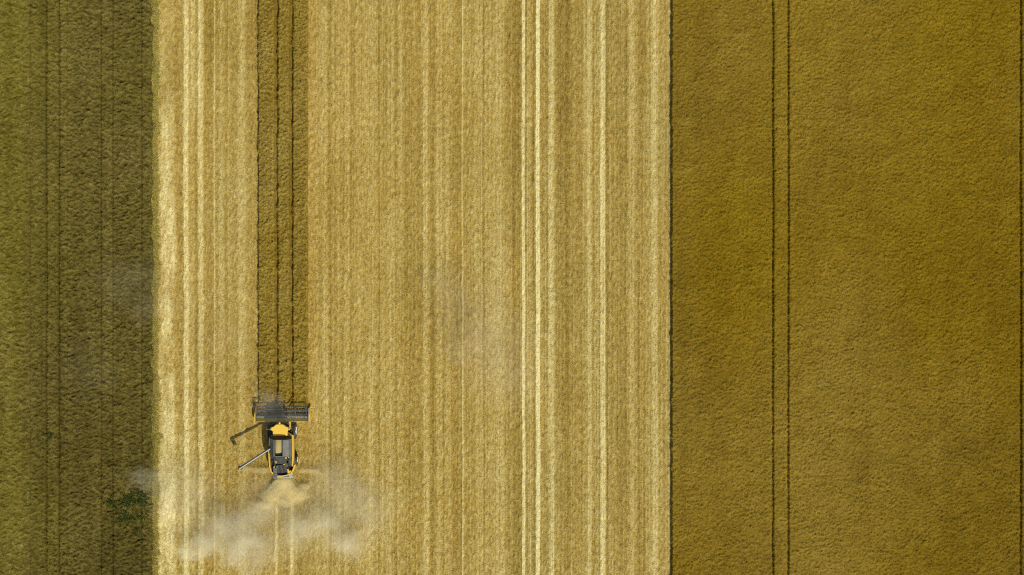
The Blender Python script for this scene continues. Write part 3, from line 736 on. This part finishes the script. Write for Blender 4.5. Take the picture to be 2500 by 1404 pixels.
# end dividers
for sgn, xe in ((-1, hx0), (1, hx1)):
    m = MB(); ex = xe + sgn*.015
    prof = [(yb-.02, .2), (yb-.02, 1.25), (yb+.9, 1.15), (yf-.2, .75), (yf+.28, .18), (yf+.3, .1), (yb+.3, .12)]
    x0_, x1_ = (xe, xe+.11*sgn)
    n_ = len(prof); vs = [(x0_, yy, zz) for yy, zz in prof] + [(x1_ , yy, zz) for i, (yy, zz) in enumerate(prof)]
    m.add(vs, [tuple(range(n_)), tuple(range(2*n_-1, n_-1, -1))] + [(i, (i+1) % n_, n_+(i+1) % n_, n_+i) for i in range(n_)])
    m.build('crop_divider', M['yellow'], hd)
    m = MB(); m.tube((xe+.06*sgn, yf+.2, .2), (xe+.05*sgn, yf+.62, .12), .06, .01, n=8); m.build('divider_point', M['yellow'], hd)
m = MB(); m.tube(Q3(727, 1030.2, 1.0), Q3(752, 1029, 1.0), .035); pa = Q3(727, 1030.3, 1.0); m.box(pa[0]-.1, pa[0]+.12, pa[1]-.06, pa[1]+.06, .93, 1.07); m.build('drive_shaft', M['yellow'], hd)

# ------------------------------------------------------------------ straw thrown from the chopper
fx, fy_ = gx(691.5), gy(1168)
k = 20000
lob = rng.integers(0, 17, k); la = (lob-8)/8*.62; la = la + rng.normal(0, 1, k)*(.018 + .05*np.abs(lob-8)/8)
dist = rng.power(1.0, k)**.85*(3.1 + .6*np.sin(lob*2.3) + rng.normal(0, .45, k))
x_ = fx + np.interp(lob, [0, 16], [-.75, .75]) + np.sin(la)*dist + rng.normal(0, .05, k)
y_ = fy_ - np.cos(la)*dist*.95
hz_ = np.clip(.85*(1-(dist/3.4)**.7), .14, .9) + rng.normal(0, .12, k)
v, q = blades(np.stack([x_, y_, np.clip(hz_, .1, 2)], -1), -np.pi/2+la+rng.normal(0, .4, k), rng.normal(-.25, .35, k), rng.uniform(.04, .15, k), rng.uniform(.010, .024, k), rng.normal(0, .7, k), .9)
o = np_mesh('thrown_straw', v, q, {'tone': np.repeat(.92+rng.normal(0, .1, k), 4), 'alt': np.full(4*k, .05)}, [M['stubble']])
tag(o, 'fan of chopped straw flying out behind the combine harvester', 'straw', kind='stuff')

# ------------------------------------------------------------------ dust: closed volumes of real air
def dust(name, box, blobs, label, col=(.985, .95, .76), scale=.35, dens=1.0, warp=1.6, seed=0.0, contrast=(.36, .72), aniso=-.3):
    """box in world metres (x0,x1,y0,y1,z0,z1); blobs: px, py, rx m, ry m, rz m, z, density"""
    x0, x1, y0, y1, z0, z1 = box
    m, nt, b = new_mat(name); nt.nodes.remove(b)
    outn = nt.nodes['Material Output']
    tc = N(nt, 'ShaderNodeTexCoord')
    nw = N(nt, 'ShaderNodeTexNoise'); nw.inputs['Scale'].default_value = .28; nw.inputs['Detail'].default_value = 3
    mp = N(nt, 'ShaderNodeMapping'); mp.inputs['Location'].default_value = (seed, seed*1.7, seed*.3)
    nt.links.new(tc.outputs['Object'], mp.inputs[0]); nt.links.new(mp.outputs[0], nw.inputs['Vector'])
    s1 = N(nt, 'ShaderNodeVectorMath', operation='SUBTRACT'); s1.inputs[1].default_value = (.5, .5, .5); nt.links.new(nw.outputs['Color'], s1.inputs[0])
    s2 = N(nt, 'ShaderNodeVectorMath', operation='SCALE'); s2.inputs['Scale'].default_value = warp*2; nt.links.new(s1.outputs[0], s2.inputs[0])
    ad = N(nt, 'ShaderNodeVectorMath', operation='ADD'); nt.links.new(tc.outputs['Object'], ad.inputs[0]); nt.links.new(s2.outputs[0], ad.inputs[1])
    total = None
    for (px_, py_, rx, ry, rz, zz, dn) in blobs:
        c_ = P(px_, py_, zz)
        sb = N(nt, 'ShaderNodeVectorMath', operation='SUBTRACT'); sb.inputs[1].default_value = c_; nt.links.new(ad.outputs[0], sb.inputs[0])
        dv = N(nt, 'ShaderNodeVectorMath', operation='DIVIDE'); dv.inputs[1].default_value = (rx, ry, rz); nt.links.new(sb.outputs[0], dv.inputs[0])
        le = N(nt, 'ShaderNodeVectorMath', operation='LENGTH'); nt.links.new(dv.outputs[0], le.inputs[0])
        mr = N(nt, 'ShaderNodeMapRange', interpolation_type='SMOOTHSTEP'); mr.inputs[1].default_value = 1.0; mr.inputs[2].default_value = .1
        mr.inputs[3].default_value = 0; mr.inputs[4].default_value = dn; nt.links.new(le.outputs['Value'], mr.inputs[0])
        if total is None: total = mr.outputs[0]
        else:
            a_ = N(nt, 'ShaderNodeMath', operation='ADD'); nt.links.new(total, a_.inputs[0]); nt.links.new(mr.outputs[0], a_.inputs[1]); total = a_.outputs[0]
    n3 = N(nt, 'ShaderNodeTexNoise'); n3.inputs['Scale'].default_value = scale; n3.inputs['Detail'].default_value = 6; n3.inputs['Roughness'].default_value = .55
    nt.links.new(ad.outputs[0], n3.inputs['Vector'])
    mr = N(nt, 'ShaderNodeMapRange'); mr.inputs[1].default_value = contrast[0]; mr.inputs[2].default_value = contrast[1]; mr.inputs[3].default_value = .32
    nt.links.new(n3.outputs['Fac'], mr.inputs[0])
    mu = N(nt, 'ShaderNodeMath', operation='MULTIPLY'); nt.links.new(total, mu.inputs[0]); nt.links.new(mr.outputs[0], mu.inputs[1])
    m2 = N(nt, 'ShaderNodeMath', operation='MULTIPLY'); nt.links.new(mu.outputs[0], m2.inputs[0]); m2.inputs[1].default_value = dens
    vol = N(nt, 'ShaderNodeVolumePrincipled'); vol.inputs['Color'].default_value = (*col, 1); vol.inputs['Anisotropy'].default_value = aniso
    nt.links.new(m2.outputs[0], vol.inputs['Density']); nt.links.new(vol.outputs[0], outn.inputs['Volume'])
    try: m.cycles.volume_sampling = 'DISTANCE'
    except Exception: pass
    mb = MB(); mb.box(*box)
    me = bpy.data.meshes.new(name); me.from_pydata(mb.v, [], mb.f); me.materials.append(m)
    o = bpy.data.objects.new(name, me); C.objects.link(o)
    tag(o, label, 'dust', kind='stuff')
    return o
def bx(px0, px1, py0, py1, z0, z1): return (gx(px0), gx(px1), gy(py1), gy(py0), z0, z1)
dust('dust_cloud', bx(300, 1000, 1060, 1460, .15, 4.6), [
    (610, 1310, 11, 5.5, 2.4, 2.2, .10), (830, 1270, 8, 6.5, 2.4, 2.2, .09), (650, 1210, 6, 3.5, 2, 1.9, .10), (450, 1215, 6.5, 5, 2.2, 2.2, .11),
    (555, 1285, 5.0, 3.0, 2.2, 2.0, .20), (490, 1335, 4.6, 2.0, 2.0, 1.9, .36), (600, 1335, 4.8, 3.0, 2.2, 2.0, .34), (615, 1390, 2.6, 2.0, 1.8, 1.9, .20),
    (640, 1262, 4.0, 2.4, 2.0, 1.9, .22), (725, 1290, 3.0, 2.8, 2.0, 1.9, .22), (785, 1276, 4.0, 2.0, 2.0, 1.9, .36), (845, 1325, 3.4, 2.3, 2.0, 2.0, .42),
    (820, 1195, 6, 4.2, 2.2, 2.0, .11), (890, 1240, 6, 5.5, 2, 2, .09), (800, 1150, 5, 3.5, 2, 2, .06), (365, 1165, 3.2, 1.8, 1.8, 2.3, .14)],
    'pale tan dust cloud billowing low over the stubble behind the combine harvester', col=(.975, .94, .69), dens=1.2, warp=1.9, scale=.5, aniso=-.4)
dust('chaff_cloud', bx(585, 805, 1140, 1266, .1, 2.3), [(691, 1176, 1.6, 1.1, .9, 1.0, 1.3), (690, 1195, 2.3, 1.3, .8, .8, 1.2), (664, 1212, 1.7, 1.2, .7, .7, 1.3), (722, 1210, 1.9, 1.1, .7, .7, 1.2),
    (648, 1232, 1.6, .8, .6, .6, 1.2), (700, 1224, 1.5, .9, .6, .6, 1.0), (742, 1192, 1.0, .6, .6, .7, .8), (640, 1149, 1.8, .60, .5, .8, .55), (608, 1144, 1.5, .7, .5, .8, .3), (752, 1150, 1.9, .55, .5, .8, .5), (775, 1156, 1.5, .6, .5, .8, .25)],
    'dense straw-coloured chaff spraying out right behind the combine harvester', col=(.985, .885, .48), dens=3.0, warp=.45, scale=1.8, seed=3)
dust('dust_cloud', bx(610, 770, 930, 1040, .9, 4.6), [(664, 1000, 2.6, 3.0, 1.9, 2.6, .05), (700, 1018, 3.0, 1.2, 1.6, 2.2, .08), (648, 975, 2.8, 2.0, 1.8, 2.4, .04)],
    'thin dust rising from the reel of the harvester header', dens=1.4, warp=.8, scale=.6, seed=5)
dust('dust_cloud', bx(960, 1460, 580, 1100, .3, 5.8), [(1190, 830, 8.0, 8.2, 2.8, 3.0, .075), (1130, 740, 6.0, 5, 2.6, 3.0, .03), (1230, 920, 6, 6.5, 2.6, 3.0, .05), (1080, 690, 5, 4, 2.6, 3.0, .03)],
    'faint pale dust patch drifting over the middle of the stubble', col=(.94, .88, .64), dens=.95, warp=2.5, scale=.22, seed=9, contrast=(.35, .75))
dust('dust_cloud', bx(150, 640, 560, 1100, 1.2, 5.2), [(310, 690, 6, 5, 2, 3.2, .028), (380, 750, 5, 4, 2, 3.2, .035), (220, 900, 6, 5, 2, 3.2, .022), (530, 820, 5, 5, 2, 3.2, .03)],
    'faint dust wisps over the edge of the dark green crop', col=(.90, .82, .52), dens=1.1, warp=2.0, scale=.25, seed=13, contrast=(.35, .75))
